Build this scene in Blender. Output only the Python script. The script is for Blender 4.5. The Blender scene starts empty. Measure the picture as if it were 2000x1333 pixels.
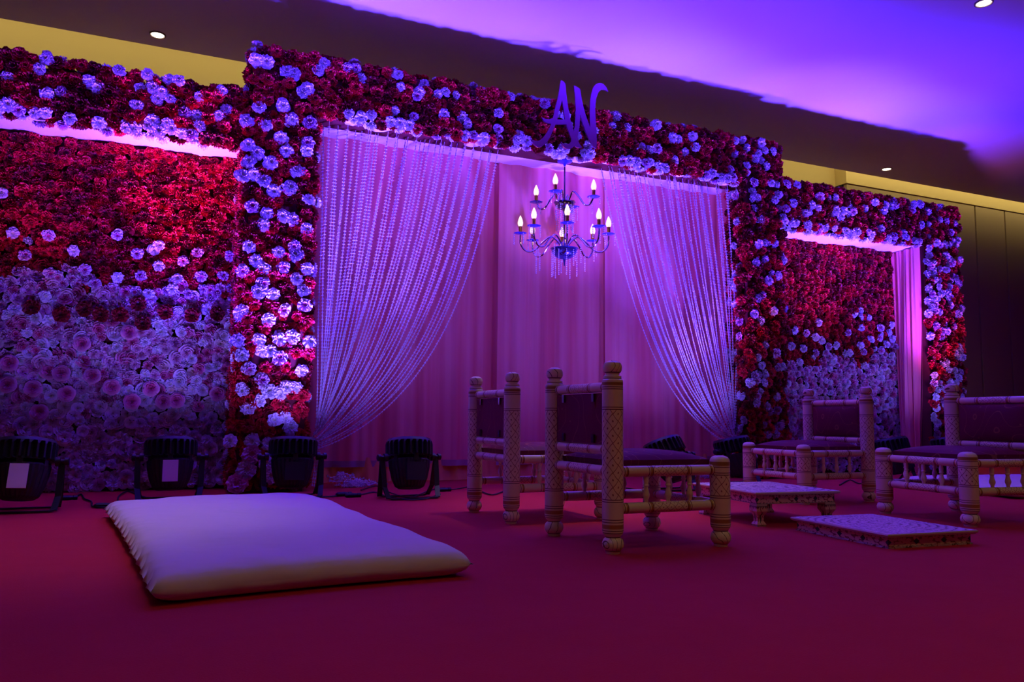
import bpy, bmesh, math, random
import numpy as np
from mathutils import Vector, Matrix, Euler, Quaternion
PI = math.pi
rnd = random.Random(7)
scn = bpy.context.scene
COL = scn.collection

# ------------------------------------------------------------------ camera
FPX = 1548.8
YAW, PITCH, ROLL = [math.radians(a) for a in (23.807, 5.572, 0.572)]
CAMH = 0.42
fwd = Vector((math.sin(YAW)*math.cos(PITCH), math.cos(YAW)*math.cos(PITCH), math.sin(PITCH)))
r0 = fwd.cross(Vector((0, 0, 1))).normalized(); u0 = r0.cross(fwd)
rt = r0*math.cos(ROLL)+u0*math.sin(ROLL); up = -r0*math.sin(ROLL)+u0*math.cos(ROLL)
CPOS = Vector((0, 0, CAMH))
cam = bpy.data.cameras.new('camera'); camo = bpy.data.objects.new('camera', cam); COL.objects.link(camo)
cam.sensor_width = 36; cam.lens = FPX/2000*36; cam.clip_start = .05
camo.matrix_world = Matrix(((rt.x, up.x, -fwd.x, 0), (rt.y, up.y, -fwd.y, 0), (rt.z, up.z, -fwd.z, CAMH), (0, 0, 0, 1)))
scn.camera = camo

def ray(x, y): return rt*((x-1000)/FPX) - up*((y-666.5)/FPX) + fwd
def gnd(x, y, z=0.0):
    d = ray(x, y); return CPOS + d*((z-CAMH)/d.z)
def ony(x, y, Y):
    d = ray(x, y); return CPOS + d*(Y/d.y)

# ------------------------------------------------------------------ exposure, world
scn.view_settings.view_transform = 'Standard'; scn.view_settings.look = 'None'
scn.view_settings.exposure = 0.0; scn.view_settings.gamma = 1.0
scn.view_settings.use_curve_mapping = False
scn.cycles.use_denoising = True
scn.cycles.max_bounces = 6; scn.cycles.diffuse_bounces = 4
scn.cycles.sample_clamp_indirect = 4.0
w = bpy.data.worlds.new('world'); scn.world = w; w.use_nodes = True
w.node_tree.nodes['Background'].inputs[0].default_value = (0.02, 0.016, 0.02, 1)
w.node_tree.nodes['Background'].inputs[1].default_value = 0.3

# ------------------------------------------------------------------ lights
def light(name, typ, loc, color, power, target=None, size=.05, spot=None, blend=1.0, size_y=None):
    l = bpy.data.lights.new(name, typ); l.color = color; l.energy = power
    if typ == 'SPOT':
        l.spot_size = math.radians(spot); l.spot_blend = blend; l.shadow_soft_size = size
    elif typ == 'POINT': l.shadow_soft_size = size
    elif typ == 'AREA':
        l.size = size
        if size_y: l.shape = 'RECTANGLE'; l.size_y = size_y
    o = bpy.data.objects.new(name, l); COL.objects.link(o); o.location = loc
    if target is not None:
        d = Vector(target)-Vector(loc); o.rotation_euler = d.to_track_quat('-Z', 'Y').to_euler()
    return o
CEIL = 2.92
BLUE = (0.045, 0.004, 1.0); LAV = (0.50, 0.33, 1.0); PINK = (1.0, 0.13, 0.46)
# par cans on the floor: x, y, tilt towards backdrop (deg), lean sideways (deg), turn (deg)
PARS = [(-.53, 4.02, 14, 2, 0), (.06, 4.33, 9, 0, 0), (.645, 4.28, 9, 2, 0), (1.21, 4.06, 12, 3, 4),
        (2.82, 4.02, 22, -13, 0), (3.53, 4.28, 12, -8, 0), (4.82, 4.13, 12, -6, 0), (5.52, 4.22, 10, 0, 0)]
def par_axis(i):
    x, y, t, s, tz = PARS[i]
    m = Matrix.Rotation(math.radians(tz), 3, 'Z') @ Matrix.Rotation(math.radians(s), 3, 'Y') @ Matrix.Rotation(math.radians(-t), 3, 'X')
    return m
# powers: blue beam, lavender beam, low blue wash, pink accent (with its aim point, or None)
PPOW = [(80, 34, 12, 30, (-.7, 4.88, 1.97)), (110, 34, 13, 290, (.05, 4.9, 2.25)), (130, 80, 15, 8, (.6, 4.6, 1.2)), (130, 90, 12, 14, (1.75, 4.85, 2.2)),
        (140, 90, 12, 14, (3.0, 4.85, 2.2)), (150, 100, 17, 34, (4.1, 4.6, 1.75)), (150, 100, 12, 40, (4.95, 4.86, 1.9)), (140, 60, 16, 50, (6.0, 4.6, 1.4))]
for i, (x, y, t, s, tz) in enumerate(PARS):
    ax = par_axis(i) @ Vector((0, 0, 1))
    p = Vector((x, y, .17)) + ax*.142
    b, l, c, k, aim = PPOW[i]
    light('par_blue', 'SPOT', p, BLUE, b*5.4, p+Vector((ax.x*.4, .12, 1)), .07, 76, 1.0)
    light('par_lavender', 'SPOT', p, LAV, l*1.2, p+Vector((ax.x*.4, .30, 1)), .07, 56, 1.0)
    light('par_wash', 'SPOT', p, (.20, .12, 1.0), c*2.6, p+ax, .07, 150, 1.0)
    light('par_pink', 'SPOT', p, PINK, k*1.6, aim, .07, 32 if i == 1 else 44, 1.0)
# warm cove strip above the ceiling edge, washing the rear wall
light('cove_strip', 'AREA', (3.5, 5.70, CEIL+.16), (1.0, .80, .34), 20, (3.5, 6.4, CEIL-.05), 14, size_y=.05)
# recessed downlights (on): seen ones first, the rest out of frame
DOWN = [(-.134, 5.54), (6.47, 5.51), (4.38, 3.0)]
DOWN_UNSEEN = [(-.30, 3.05), (2.0, 3.45), (-.30, .4), (2.05, .4), (4.38, .4), (-2.6, -2.0), (0.8, -2.0), (4.2, -2.0)]  # leading pair inferred from floor pools; the others added unseen as warm fill
for i, (x, y) in enumerate(DOWN+DOWN_UNSEEN):
    pw = (22.0, 40.0, 12.0, 52.0, 95.0)[i] if i < 5 else 29.0
    light('downlight_beam', 'SPOT', (x, y, CEIL-.012), (1.0, .74, .42), pw, (x, y, 0), .035, 120 if (i < 2 or i > 4) else 46, 1.0)

# ------------------------------------------------------------------ materials
def mat(name, color=(.5, .5, .5), rough=.6, metal=0., **kw):
    m = bpy.data.materials.new(name); m.use_nodes = True
    b = m.node_tree.nodes['Principled BSDF']
    b.inputs['Base Color'].default_value = (*color, 1); b.inputs['Roughness'].default_value = rough
    b.inputs['Metallic'].default_value = metal
    for k, v in kw.items(): b.inputs[k.replace('_', ' ')].default_value = v
    return m
class NT:
    def __init__(s, m): s.t = m.node_tree; s.b = s.t.nodes['Principled BSDF']
    def n(s, typ, **kw):
        nd = s.t.nodes.new(typ)
        for k, v in kw.items(): setattr(nd, k, v)
        return nd
    def l(s, a, b): s.t.links.new(a, b)
    def math(s, op, a, b=None):
        nd = s.n('ShaderNodeMath', operation=op)
        for i, v in enumerate((a, b)):
            if v is None: continue
            if isinstance(v, (int, float)): nd.inputs[i].default_value = v
            else: s.l(v, nd.inputs[i])
        return nd.outputs[0]
    def mix(s, f, a, b):
        nd = s.n('ShaderNodeMix', data_type='RGBA')
        if isinstance(f, (int, float)): nd.inputs[0].default_value = f
        else: s.l(f, nd.inputs[0])
        for i, v in ((6, a), (7, b)):
            if isinstance(v, tuple): nd.inputs[i].default_value = (*v, 1)
            else: s.l(v, nd.inputs[i])
        return nd.outputs[2]
    def noise(s, scale, vec=None, detail=3):
        nd = s.n('ShaderNodeTexNoise'); nd.inputs['Scale'].default_value = scale; nd.inputs['Detail'].default_value = detail
        if vec is not None: s.l(vec, nd.inputs['Vector'])
        return nd.outputs['Fac']
    def bump(s, h, strength=.3, dist=.01):
        nd = s.n('ShaderNodeBump'); nd.inputs['Strength'].default_value = strength; nd.inputs['Distance'].default_value = dist
        s.l(h, nd.inputs['Height']); s.l(nd.outputs[0], s.b.inputs['Normal'])
    def ramp(s, f, stops):
        nd = s.n('ShaderNodeValToRGB'); cr = nd.color_ramp
        cr.elements[0].position = stops[0][0]; cr.elements[0].color = (*stops[0][1], 1)
        cr.elements[1].position = stops[-1][0]; cr.elements[1].color = (*stops[-1][1], 1)
        for p, c in stops[1:-1]:
            e = cr.elements.new(p); e.color = (*c, 1)
        s.l(f, nd.inputs[0]); return nd.outputs[0]
    def col(s, c): s.l(c, s.b.inputs['Base Color'])

# carpet
M_carpet = mat('carpet_red', (.30, .004, .02), .95)
t = NT(M_carpet); tc = t.n('ShaderNodeTexCoord').outputs['Object']
f1 = t.noise(2.2, tc, 4); f2 = t.noise(240, tc, 2)
t.col(t.mix(f1, (.55, .004, .018), (.44, .003, .014)))
hh = t.math('ADD', t.math('MULTIPLY', f2, .25), t.math('MULTIPLY', t.noise(5, tc, 2), 1.5)); t.bump(hh, .35, .01)
M_ceil = mat('ceiling_paint', (.77, .69, .78), .75)
M_yellow = mat('cove_wall_paint', (.74, .60, .30), .8)
M_panel = mat('dark_wall_panel', (.42, .32, .19), .6)
t = NT(M_panel); tc = t.n('ShaderNodeTexCoord').outputs['Object']
t.bump(t.noise(60, tc, 2), .1, .002)
M_joint = mat('joint_black', (.008, .008, .008), .8)
M_wall = mat('dim_wall_paint', (.25, .20, .17), .8)

# flowers: UV.x runs from centre (0) to rim (1)
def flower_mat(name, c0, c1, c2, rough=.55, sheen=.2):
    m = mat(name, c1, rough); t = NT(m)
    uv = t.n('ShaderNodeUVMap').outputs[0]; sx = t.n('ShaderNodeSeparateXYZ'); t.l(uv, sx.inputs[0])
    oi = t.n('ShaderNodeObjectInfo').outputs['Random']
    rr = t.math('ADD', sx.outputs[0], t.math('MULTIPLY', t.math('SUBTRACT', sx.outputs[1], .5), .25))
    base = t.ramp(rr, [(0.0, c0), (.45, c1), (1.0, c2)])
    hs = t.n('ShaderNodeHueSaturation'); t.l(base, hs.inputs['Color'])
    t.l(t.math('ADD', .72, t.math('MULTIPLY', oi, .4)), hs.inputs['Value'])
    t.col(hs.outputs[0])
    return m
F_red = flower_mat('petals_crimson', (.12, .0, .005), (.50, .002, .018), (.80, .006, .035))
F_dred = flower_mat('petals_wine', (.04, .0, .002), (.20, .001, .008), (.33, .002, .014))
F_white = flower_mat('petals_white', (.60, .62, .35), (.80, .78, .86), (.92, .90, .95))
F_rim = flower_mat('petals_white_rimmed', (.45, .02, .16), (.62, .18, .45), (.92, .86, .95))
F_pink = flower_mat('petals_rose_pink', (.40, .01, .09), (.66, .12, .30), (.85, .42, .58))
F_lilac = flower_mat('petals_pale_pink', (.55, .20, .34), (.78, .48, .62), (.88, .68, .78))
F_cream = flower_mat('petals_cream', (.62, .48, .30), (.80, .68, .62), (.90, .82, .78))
M_core = mat('backing_dark_red', (.10, .002, .008), .95)
M_lining = mat('lining_pale_fabric', (.90, .80, .84), .8)
t = NT(M_lining); tc = t.n('ShaderNodeTexCoord').outputs['Object']; t.bump(t.noise(14, tc, 3), .5, .02)

def fabric(name, c, c2, trans=.0):
    m = mat(name, c, .75); t = NT(m); tc = t.n('ShaderNodeTexCoord').outputs['Object']
    mp = t.n('ShaderNodeMapping'); mp.inputs['Scale'].default_value = (1, 1, .03); t.l(tc, mp.inputs[0])
    f = t.noise(11, mp.outputs[0], 4)
    f = t.n('ShaderNodeMapRange'); 
    nz = t.noise(9, mp.outputs[0], 4); t.l(nz, f.inputs[0]); f.inputs[1].default_value = .38; f.inputs[2].default_value = .62
    t.col(t.mix(f.outputs[0], c, c2)); return m
M_drape = fabric('peach_pink_sheer', (.92, .36, .34), (.82, .18, .19))
M_under = mat('orange_under_cloth', (.85, .30, .10), .8)
M_bead = mat('white_bud_plastic', (.94, .93, .96), .4)
# lacquer
CREAM = (.88, .76, .48)
M_cream = mat('cream_lacquer', CREAM, .28, 0, Coat_Weight=.3)
M_gold = mat('gold_band', (.50, .28, .07), .35, .5)
M_line = mat('maroon_line', (.16, .02, .03), .4)
def lattice(name, ax):
    m = mat(name, CREAM, .3); t = NT(m)
    uv = t.n('ShaderNodeUVMap').outputs[0]; s = t.n('ShaderNodeSeparateXYZ'); t.l(uv, s.inputs[0])
    u, v = s.outputs[0], s.outputs[1]
    v = t.math('ADD', v, t.math('MULTIPLY', t.math('SINE', t.math('MULTIPLY', u, 6.283)), .05))
    a = t.math('ABSOLUTE', t.math('SUBTRACT', t.math('FRACT', t.math('ADD', u, v)), .5))
    b = t.math('ABSOLUTE', t.math('SUBTRACT', t.math('FRACT', t.math('SUBTRACT', u, v)), .5))
    ln = t.math('LESS_THAN', t.math('MINIMUM', a, b), .034)
    # dots at cell centres
    mx = t.math('MAXIMUM', t.math('SUBTRACT', .5, a), t.math('SUBTRACT', .5, b))
    dt = t.math('LESS_THAN', t.math('ADD', t.math('POWER', t.math('SUBTRACT', .5, a), 2), t.math('POWER', t.math('SUBTRACT', .5, b), 2)), .010)
    t.col(t.mix(t.math('MAXIMUM', ln, dt), CREAM, (.30, .09, .06)))
    return m
M_lat = lattice('cream_lattice_paint', 0)
M_squig = mat('cream_with_scroll_paint', CREAM, .28)
t = NT(M_squig); tc = t.n('ShaderNodeTexCoord').outputs['Object']
wv = t.n('ShaderNodeTexWave'); wv.inputs['Scale'].default_value = 14; wv.inputs['Distortion'].default_value = 14; wv.inputs['Detail'].default_value = 1
t.l(tc, wv.inputs['Vector']); t.col(t.mix(t.math('GREATER_THAN', wv.outputs['Fac'], .975), CREAM, (.12, .05, .03)))
M_cush = mat('maroon_brocade', (.10, .004, .022), .6, 0, Specular_IOR_Level=.2)
t = NT(M_cush); tc = t.n('ShaderNodeTexCoord').outputs['Object']
wn = t.n('ShaderNodeTexNoise'); wn.inputs['Scale'].default_value = 7; wn.inputs['Detail'].default_value = .5; t.l(tc, wn.inputs['Vector'])
bands = t.math('FRACT', t.math('MULTIPLY', wn.outputs['Fac'], 7))
l1 = t.math('LESS_THAN', t.math('ABSOLUTE', t.math('SUBTRACT', bands, .5)), .022)
vr = t.n('ShaderNodeTexVoronoi'); vr.inputs['Scale'].default_value = 24; t.l(tc, vr.inputs['Vector'])
l2 = t.math('LESS_THAN', vr.outputs['Distance'], .10)
msk = t.math('GREATER_THAN', t.noise(11, tc, 1), .5)
ff = t.math('MAXIMUM', l1, t.math('MULTIPLY', l2, msk))
t.col(t.mix(t.math('MULTIPLY', ff, .6), (.17, .002, .030), (.46, .16, .08)))
M_black = mat('black_cast_metal', (.018, .019, .018), .45)
M_blackg = mat('black_gloss', (.012, .012, .02), .2)
M_cable = mat('black_cable_rubber', (.010, .010, .012), .5)
M_label = mat('pale_label_panel', (.85, .78, .70), .6)
M_lens = mat('lit_blue_lens', (.05, .03, .8), .2); M_lens.node_tree.nodes['Principled BSDF'].inputs['Emission Color'].default_value = (.08, .02, 1, 1)
M_lens.node_tree.nodes['Principled BSDF'].inputs['Emission Strength'].default_value = .6
M_matt = mat('off_white_cotton', (.80, .74, .66), .85)
t = NT(M_matt); tc = t.n('ShaderNodeTexCoord').outputs['Object']
mp = t.n('ShaderNodeMapping'); mp.inputs['Scale'].default_value = (1, 1.3, 1); t.l(tc, mp.inputs[0])
t.bump(t.noise(3.2, mp.outputs[0], 3), .8, .04)
M_steel = mat('chrome', (.75, .75, .80), .12, 1.0)
M_dchrome = mat('dark_chrome', (.30, .28, .36), .18, 1.0)
M_sleeve = mat('brass_sleeve', (.60, .33, .06), .3, .8)
M_saucer = mat('blue_glass_saucer', (.05, .06, .50), .12, .35, Coat_Weight=.5)
M_bowl = mat('dark_blue_chrome', (.14, .14, .45), .15, .9)
M_crystal = mat('crystal', (.95, .92, .98), .05, .3)
M_bulb = mat('lit_bulb', (1, .85, .6), .2)
b = M_bulb.node_tree.nodes['Principled BSDF']; b.inputs['Emission Color'].default_value = (1, .74, .40, 1); b.inputs['Emission Strength'].default_value = 1.25
M_mirror = mat('violet_mirror_acrylic', (.42, .11, .34), .22, .9)
M_down = mat('lit_downlight', (1, 1, 1), .3)
b = M_down.node_tree.nodes['Principled BSDF']; b.inputs['Emission Color'].default_value = (1, .88, .66, 1); b.inputs['Emission Strength'].default_value = 5
# bajot
M_foil = mat('embossed_foil', (.72, .62, .50), .38, .6)
t = NT(M_foil); tc = t.n('ShaderNodeTexCoord').outputs['Object']
ln = t.n('ShaderNodeVectorMath', operation='LENGTH'); t.l(tc, ln.inputs[0])
v1 = t.n('ShaderNodeTexVoronoi'); v1.inputs['Scale'].default_value = 110; t.l(tc, v1.inputs['Vector'])
rg = t.math('SINE', t.math('MULTIPLY', ln.outputs['Value'], 230))
hh = t.math('ADD', v1.outputs['Distance'], t.math('MULTIPLY', rg, .25)); t.bump(hh, .9, .004)
t.col(t.mix(t.math('GREATER_THAN', hh, .70), (.80, .70, .60), (.22, .10, .07)))
M_bside = mat('painted_floral_side', (.6, .3, .2), .45)
t = NT(M_bside); uv = t.n('ShaderNodeUVMap').outputs[0]; s = t.n('ShaderNodeSeparateXYZ'); t.l(uv, s.inputs[0])
u, v = s.outputs[0], s.outputs[1]      # u in cells, v 0..1
fu = t.math('ABSOLUTE', t.math('SUBTRACT', t.math('FRACT', u), .5)); fv = t.math('ABSOLUTE', t.math('SUBTRACT', v, .5))
vo = t.n('ShaderNodeTexVoronoi'); vo.inputs['Scale'].default_value = 6.; vo.voronoi_dimensions = '2D'
mp = t.n('ShaderNodeMapping'); mp.inputs['Scale'].default_value = (1, .55, 1); t.l(uv, mp.inputs[0]); t.l(mp.outputs[0], vo.inputs['Vector'])
flow = t.mix(t.math('GREATER_THAN', vo.outputs['Distance'], .56), (.80, .46, .32), (.30, .05, .05))
diam = t.math('LESS_THAN', t.math('ADD', t.math('MULTIPLY', fu, 2.6), fv), .30)
c1 = t.mix(diam, flow, (.015, .05, .03))
scal = t.math('GREATER_THAN', t.math('ADD', fv, t.math('MULTIPLY', t.math('ABSOLUTE', t.math('SINE', t.math('MULTIPLY', u, 18.8))), -.07)), .36)
c2 = t.mix(scal, c1, (.03, .02, .02)); c3 = t.mix(t.math('GREATER_THAN', fv, .44), c2, (.55, .42, .26)); t.col(c3)

# ------------------------------------------------------------------ helpers
def link(name, me, parent=None, **kw):
    o = bpy.data.objects.new(name, me); COL.objects.link(o)
    if parent: o.parent = parent
    for k, v in kw.items(): o[k] = v
    return o
def mesh(name, V, F, mats, uvs=None, mi=None, smooth=False):
    me = bpy.data.meshes.new(name); me.from_pydata([tuple(v) for v in V], [], [tuple(f) for f in F])
    for m in (mats if isinstance(mats, (list, tuple)) else [mats]): me.materials.append(m)
    if mi is not None: me.polygons.foreach_set('material_index', mi)
    if uvs is not None:
        ul = me.uv_layers.new(name='UVMap'); ul.data.foreach_set('uv', np.array(uvs, dtype=np.float32).ravel())
    if smooth: me.polygons.foreach_set('use_smooth', [True]*len(me.polygons))
    me.update(); return me
class MB:
    def __init__(s): s.V = []; s.F = []; s.U = []; s.I = []; s.mi = 0
    def add(s, V, F, U=None, mi=None):
        k = len(s.V); s.V += [tuple(v) for v in V]; s.F += [tuple(i+k for i in f) for f in F]
        for j, f in enumerate(F):
            s.U += U[j] if U else [(0, 0)]*len(f)
            s.I.append(s.mi if mi is None else (mi[j] if isinstance(mi, list) else mi))
    def box(s, a, b, M=None):
        x0, y0, z0 = a; x1, y1, z1 = b
        V = [Vector(p) for p in ((x0,y0,z0),(x1,y0,z0),(x1,y1,z0),(x0,y1,z0),(x0,y0,z1),(x1,y0,z1),(x1,y1,z1),(x0,y1,z1))]
        if M: V = [M @ v for v in V]
        s.add(V, [(0,3,2,1),(4,5,6,7),(0,1,5,4),(1,2,6,5),(2,3,7,6),(3,0,4,7)])
    def lathe(s, prof, n=20, M=None, cap=True, ucells=None, vcell=None):
        """prof: list of (r, z[, matindex for the segment above])"""
        V = []; F = []; U = []; I = []
        for p in prof:
            for j in range(n):
                a = 2*PI*j/n; v = Vector((p[0]*math.cos(a), p[0]*math.sin(a), p[1])); V.append(M @ v if M else v)
        for i in range(len(prof)-1):
            for j in range(n):
                F.append((i*n+j, i*n+(j+1) % n, (i+1)*n+(j+1) % n, (i+1)*n+j))
                uc = ucells or 1; vc = vcell or 1
                U.append([(j/n*uc, prof[i][1]/vc), ((j+1)/n*uc, prof[i][1]/vc), ((j+1)/n*uc, prof[i+1][1]/vc), (j/n*uc, prof[i+1][1]/vc)])
                I.append(prof[i][2] if len(prof[i]) > 2 else s.mi)
        if cap:
            F.append(tuple(range(n))[::-1]); U.append([(0, 0)]*n); I.append(prof[0][2] if len(prof[0]) > 2 else s.mi)
            k = (len(prof)-1)*n; F.append(tuple(range(k, k+n))); U.append([(0, 0)]*n); I.append(prof[-2][2] if len(prof[-2]) > 2 else s.mi)
        s.add(V, F, U, I)
    def tube(s, pts, r, n=6, closed=False):
        pts = [Vector(p) for p in pts]; V = []; F = []; m = len(pts); ref = Vector((0, 0, 1))
        for i, p in enumerate(pts):
            d = (pts[min(i+1, m-1)]-pts[max(i-1, 0)]).normalized()
            a = d.cross(ref)
            if a.length < .05: a = d.cross(Vector((1, 0, 0)))
            a.normalize(); b = a.cross(d)
            rr = r[i] if isinstance(r, (list, tuple)) else r
            V += [p+(a*math.cos(2*PI*j/n)+b*math.sin(2*PI*j/n))*rr for j in range(n)]
        for i in range(m-1):
            for j in range(n): F.append((i*n+j, i*n+(j+1) % n, (i+1)*n+(j+1) % n, (i+1)*n+j))
        F.append(tuple(range(n))[::-1]); F.append(tuple(range((m-1)*n, m*n)))
        s.add(V, F)
    def obj(s, name, mats, parent=None, smooth=False, **kw):
        me = mesh(name, s.V, s.F, mats, s.U, s.I, smooth)
        if smooth: 
            try: me.set_sharp_from_angle(angle=math.radians(40))
            except Exception: pass
        return link(name, me, parent, **kw)
def empty(name, loc, rz=0, **kw):
    o = bpy.data.objects.new(name, None); COL.objects.link(o); o.location = loc; o.rotation_euler = (0, 0, rz)
    o.empty_display_size = .05
    for k, v in kw.items(): o[k] = v
    return o
def copy_tree(o, parent=None):
    c = o.copy(); COL.objects.link(c); c.parent = parent
    for ch in list(o.children): copy_tree(ch, c)
    return c
def simple_box(name, a, b, m, parent=None, **kw):
    mb = MB(); mb.box(a, b); return mb.obj(name, m, parent, **kw)
def smoothpath(pts, n=8):
    pts = [Vector(p) for p in pts]; out = []
    P = [pts[0]]+pts+[pts[-1]]
    for i in range(1, len(P)-2):
        for k in range(n):
            t = k/n; p0, p1, p2, p3 = P[i-1], P[i], P[i+1], P[i+2]
            out.append(.5*((2*p1)+(-p0+p2)*t+(2*p0-5*p1+4*p2-p3)*t*t+(-p0+3*p1-3*p2+p3)*t**3))
    out.append(pts[-1]); return out

# ------------------------------------------------------------------ room
S = dict(kind='structure')
simple_box('floor', (-7, -5, -.1), (14, 6.6, 0), M_carpet, **S)
simple_box('ceiling', (-7, -5, CEIL), (14, 5.73, CEIL+.08), M_ceil, **S)
simple_box('trim_1', (-7, 5.74, CEIL+.42), (14, 6.6, CEIL+.5), M_wall, **S)
simple_box('trim_2', (-7, 5.5, CEIL+.08), (14, 5.56, CEIL+.5), M_wall, **S)
simple_box('wall_left', (-7.1, -5, 0), (-7, 6.6, CEIL+.5), M_wall, **S)
simple_box('wall_right', (14, -5, 0), (14.1, 6.6, CEIL+.5), M_wall, **S)
simple_box('wall_front', (-7, -5.1, 0), (14, -5, CEIL+.5), M_wall, **S)
BZ = 2.896
simple_box('wall_back', (-7, 6.12, 0), (6.42, 6.2, CEIL+.42), M_yellow, **S)
wr = simple_box('wall_back_right', (6.42, 5.97, BZ), (14, 6.2, CEIL+.42), M_yellow, **S)
# operable dark panels under the yellow band, joints as in the photo
wp = simple_box('wall_back_panelled', (6.42, 6.03, 0), (14, 6.2, BZ), M_joint, **S)
xs = [6.43, ony(1903, 403, 5.99).x, ony(1961, 413, 5.99).x]
stp = .62
while xs[-1]+stp < 13.9: xs.append(xs[-1]+stp)
for i in range(len(xs)-1):
    simple_box('wall_panel', (xs[i]+.013, 5.985, .01), (xs[i+1]-.013, 6.028, BZ-.004), M_panel, wp)

# downlights
for i, (x, y) in enumerate(DOWN+DOWN_UNSEEN):
    lab = ['small round ceiling downlight above the left flower beam', 'small round ceiling downlight above the right flower beam',
           'small round ceiling downlight at the top right corner of the photo'][i] if i < 3 else 'unseen ceiling downlight put in nearer the camera for its warm light'
    e = empty('downlight', (x, y, CEIL-.006), 0, label=lab, category='ceiling light', group='recessed downlights')
    mb = MB(); mb.lathe([(.052, .006), (.052, 0), (.044, -.002), (.042, .006)], 24, cap=False); mb.obj('trim_ring', M_wall, e)
    mb = MB(); mb.lathe([(.0, .0005), (.038, .0005)], 24, cap=False); mb.obj('lit_disc', M_down, e)

# ------------------------------------------------------------------ flowers
def carnation(seed, n=19):
    r = random.Random(seed); V = []; F = []; U = []
    for (R, z0, z1, cup) in ((1, 0, .16, .25), (.88, .10, .42, .3), (.66, .2, .62, .25), (.40, .3, .76, .2)):
        k = len(V); V.append((0, 0, z0)); ph = r.random()*6.28
        tx, ty = r.uniform(-.15, .15), r.uniform(-.15, .15)
        for ring, (rr, zz) in enumerate(((.62*R, z0+(z1-z0)*.45), (R, z1))):
            for j in range(n):
                a = ph+2*PI*j/n+r.uniform(-.08, .08)
                q = rr*(1+(r.uniform(-.20, .12) if ring else r.uniform(-.05, .05)))
                dz = ((-1)**j)*(.12 if ring else .04)+r.uniform(-.08, .08)
                x, y = q*math.cos(a), q*math.sin(a)
                V.append((x, y, zz+dz+tx*x+ty*y))
        rv = r.random()
        for j in range(n):
            j2 = (j+1) % n; v = r.random()
            F.append((k, k+1+j, k+1+j2)); U.append([(0, v), (.6*R, v), (.6*R, v)])
            F.append((k+1+j, k+1+n+j, k+1+n+j2, k+1+j2)); U.append([(.6*R, v), (1, v), (1, v), (.6*R, v)])
    return V, F, U
def rose(seed):
    r = random.Random(seed); V = []; F = []; U = []
    for (R, z0, z1, wdt, n) in ((1.02, .0, .22, 1.0, 5), (.80, .08, .45, .95, 5), (.55, .15, .68, 1.1, 4), (.30, .2, .78, 1.3, 3)):
        ph = r.random()*6.28
        for p in range(n):
            a0 = ph+2*PI*p/n+r.uniform(-.1, .1); k = len(V); rv = r.random()
            for i in range(3):
                t = i/2.; rr = R*(t**.8) if i else .06
                for j in range(4):
                    s = (j/3.-.5)*2*wdt*(.45+.35*t)
                    a = a0+s*.85; q = rr*(1-.12*abs(s)**2*t)
                    z = z0+(z1-z0)*t**.7 + (.06*math.cos(s*2.6) if i == 2 else 0)+(-.10 if (i == 2 and R > .9) else 0)+r.uniform(-.02, .02)
                    V.append((q*math.cos(a), q*math.sin(a), z))
            for i in range(2):
                for j in range(3):
                    F.append((k+i*4+j, k+(i+1)*4+j, k+(i+1)*4+j+1, k+i*4+j+1))
                    U.append([(i/2*R, rv), ((i+1)/2*R, rv), ((i+1)/2*R, rv), (i/2*R, rv)])
    return V, F, U
SHAPES = [carnation(i) for i in (1, 2, 3, 4)]+[rose(11), rose(12)]
FMAT = dict(red=F_red, wine=F_dred, white=F_white, rim=F_rim, pink=F_pink, lilac=F_lilac, cream=F_cream)
_fm = {}
def fmesh(sh, m):
    if (sh, m) not in _fm:
        V, F, U = SHAPES[sh]; _fm[(sh, m)] = mesh('flower', V, F, FMAT[m], [c for f in U for c in f])
    return _fm[(sh, m)]
FLAB = dict(wine=None, red=None, white='white flower', rim='white-rimmed pink flower', pink='pink flower', lilac='pale pink flower', cream='cream flower')
def plant(parent, items, limit=300):
    """items: (pos, normal, size, shape, mat). nearest 'limit' to the camera are single parts, the rest one stuff part per colour set"""
    org = parent.location
    items = sorted(items, key=lambda it: (Vector(it[0])-CPOS).length/it[2])
    for pos, nrm, sz, sh, m in items[:limit]:
        o = link('flower', fmesh(sh, m), parent)
        q = Vector(nrm).to_track_quat('Z', 'Y') @ Quaternion((0, 0, 1), rnd.random()*6.28)
        o.location = Vector(pos)-org; o.rotation_mode = 'QUATERNION'; o.rotation_quaternion = q; o.scale = (sz, sz, sz*rnd.uniform(.8, 1.1))
        if FLAB[m]: o['label'] = FLAB[m]
    rest = items[limit:]
    if not rest: return
    mats = list(FMAT.values()); keys = list(FMAT.keys())
    VV = []; FF = []; UU = []; II = []; k = 0
    for pos, nrm, sz, sh, m in rest:
        V, F, U = SHAPES[sh]
        R = (Vector(nrm).to_track_quat('Z', 'Y') @ Quaternion((0, 0, 1), rnd.random()*6.28)).to_matrix()
        A = np.array(V) @ (np.array(R).T*sz) + np.array(Vector(pos)-org)
        VV += A.tolist(); FF += [tuple(i+k for i in f) for f in F]; UU += [c for f in U for c in f]; II += [keys.index(m)]*len(F); k += len(V)
    link('flowers', mesh('flowers', VV, FF, mats, UU, II), parent, kind='stuff')
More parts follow.
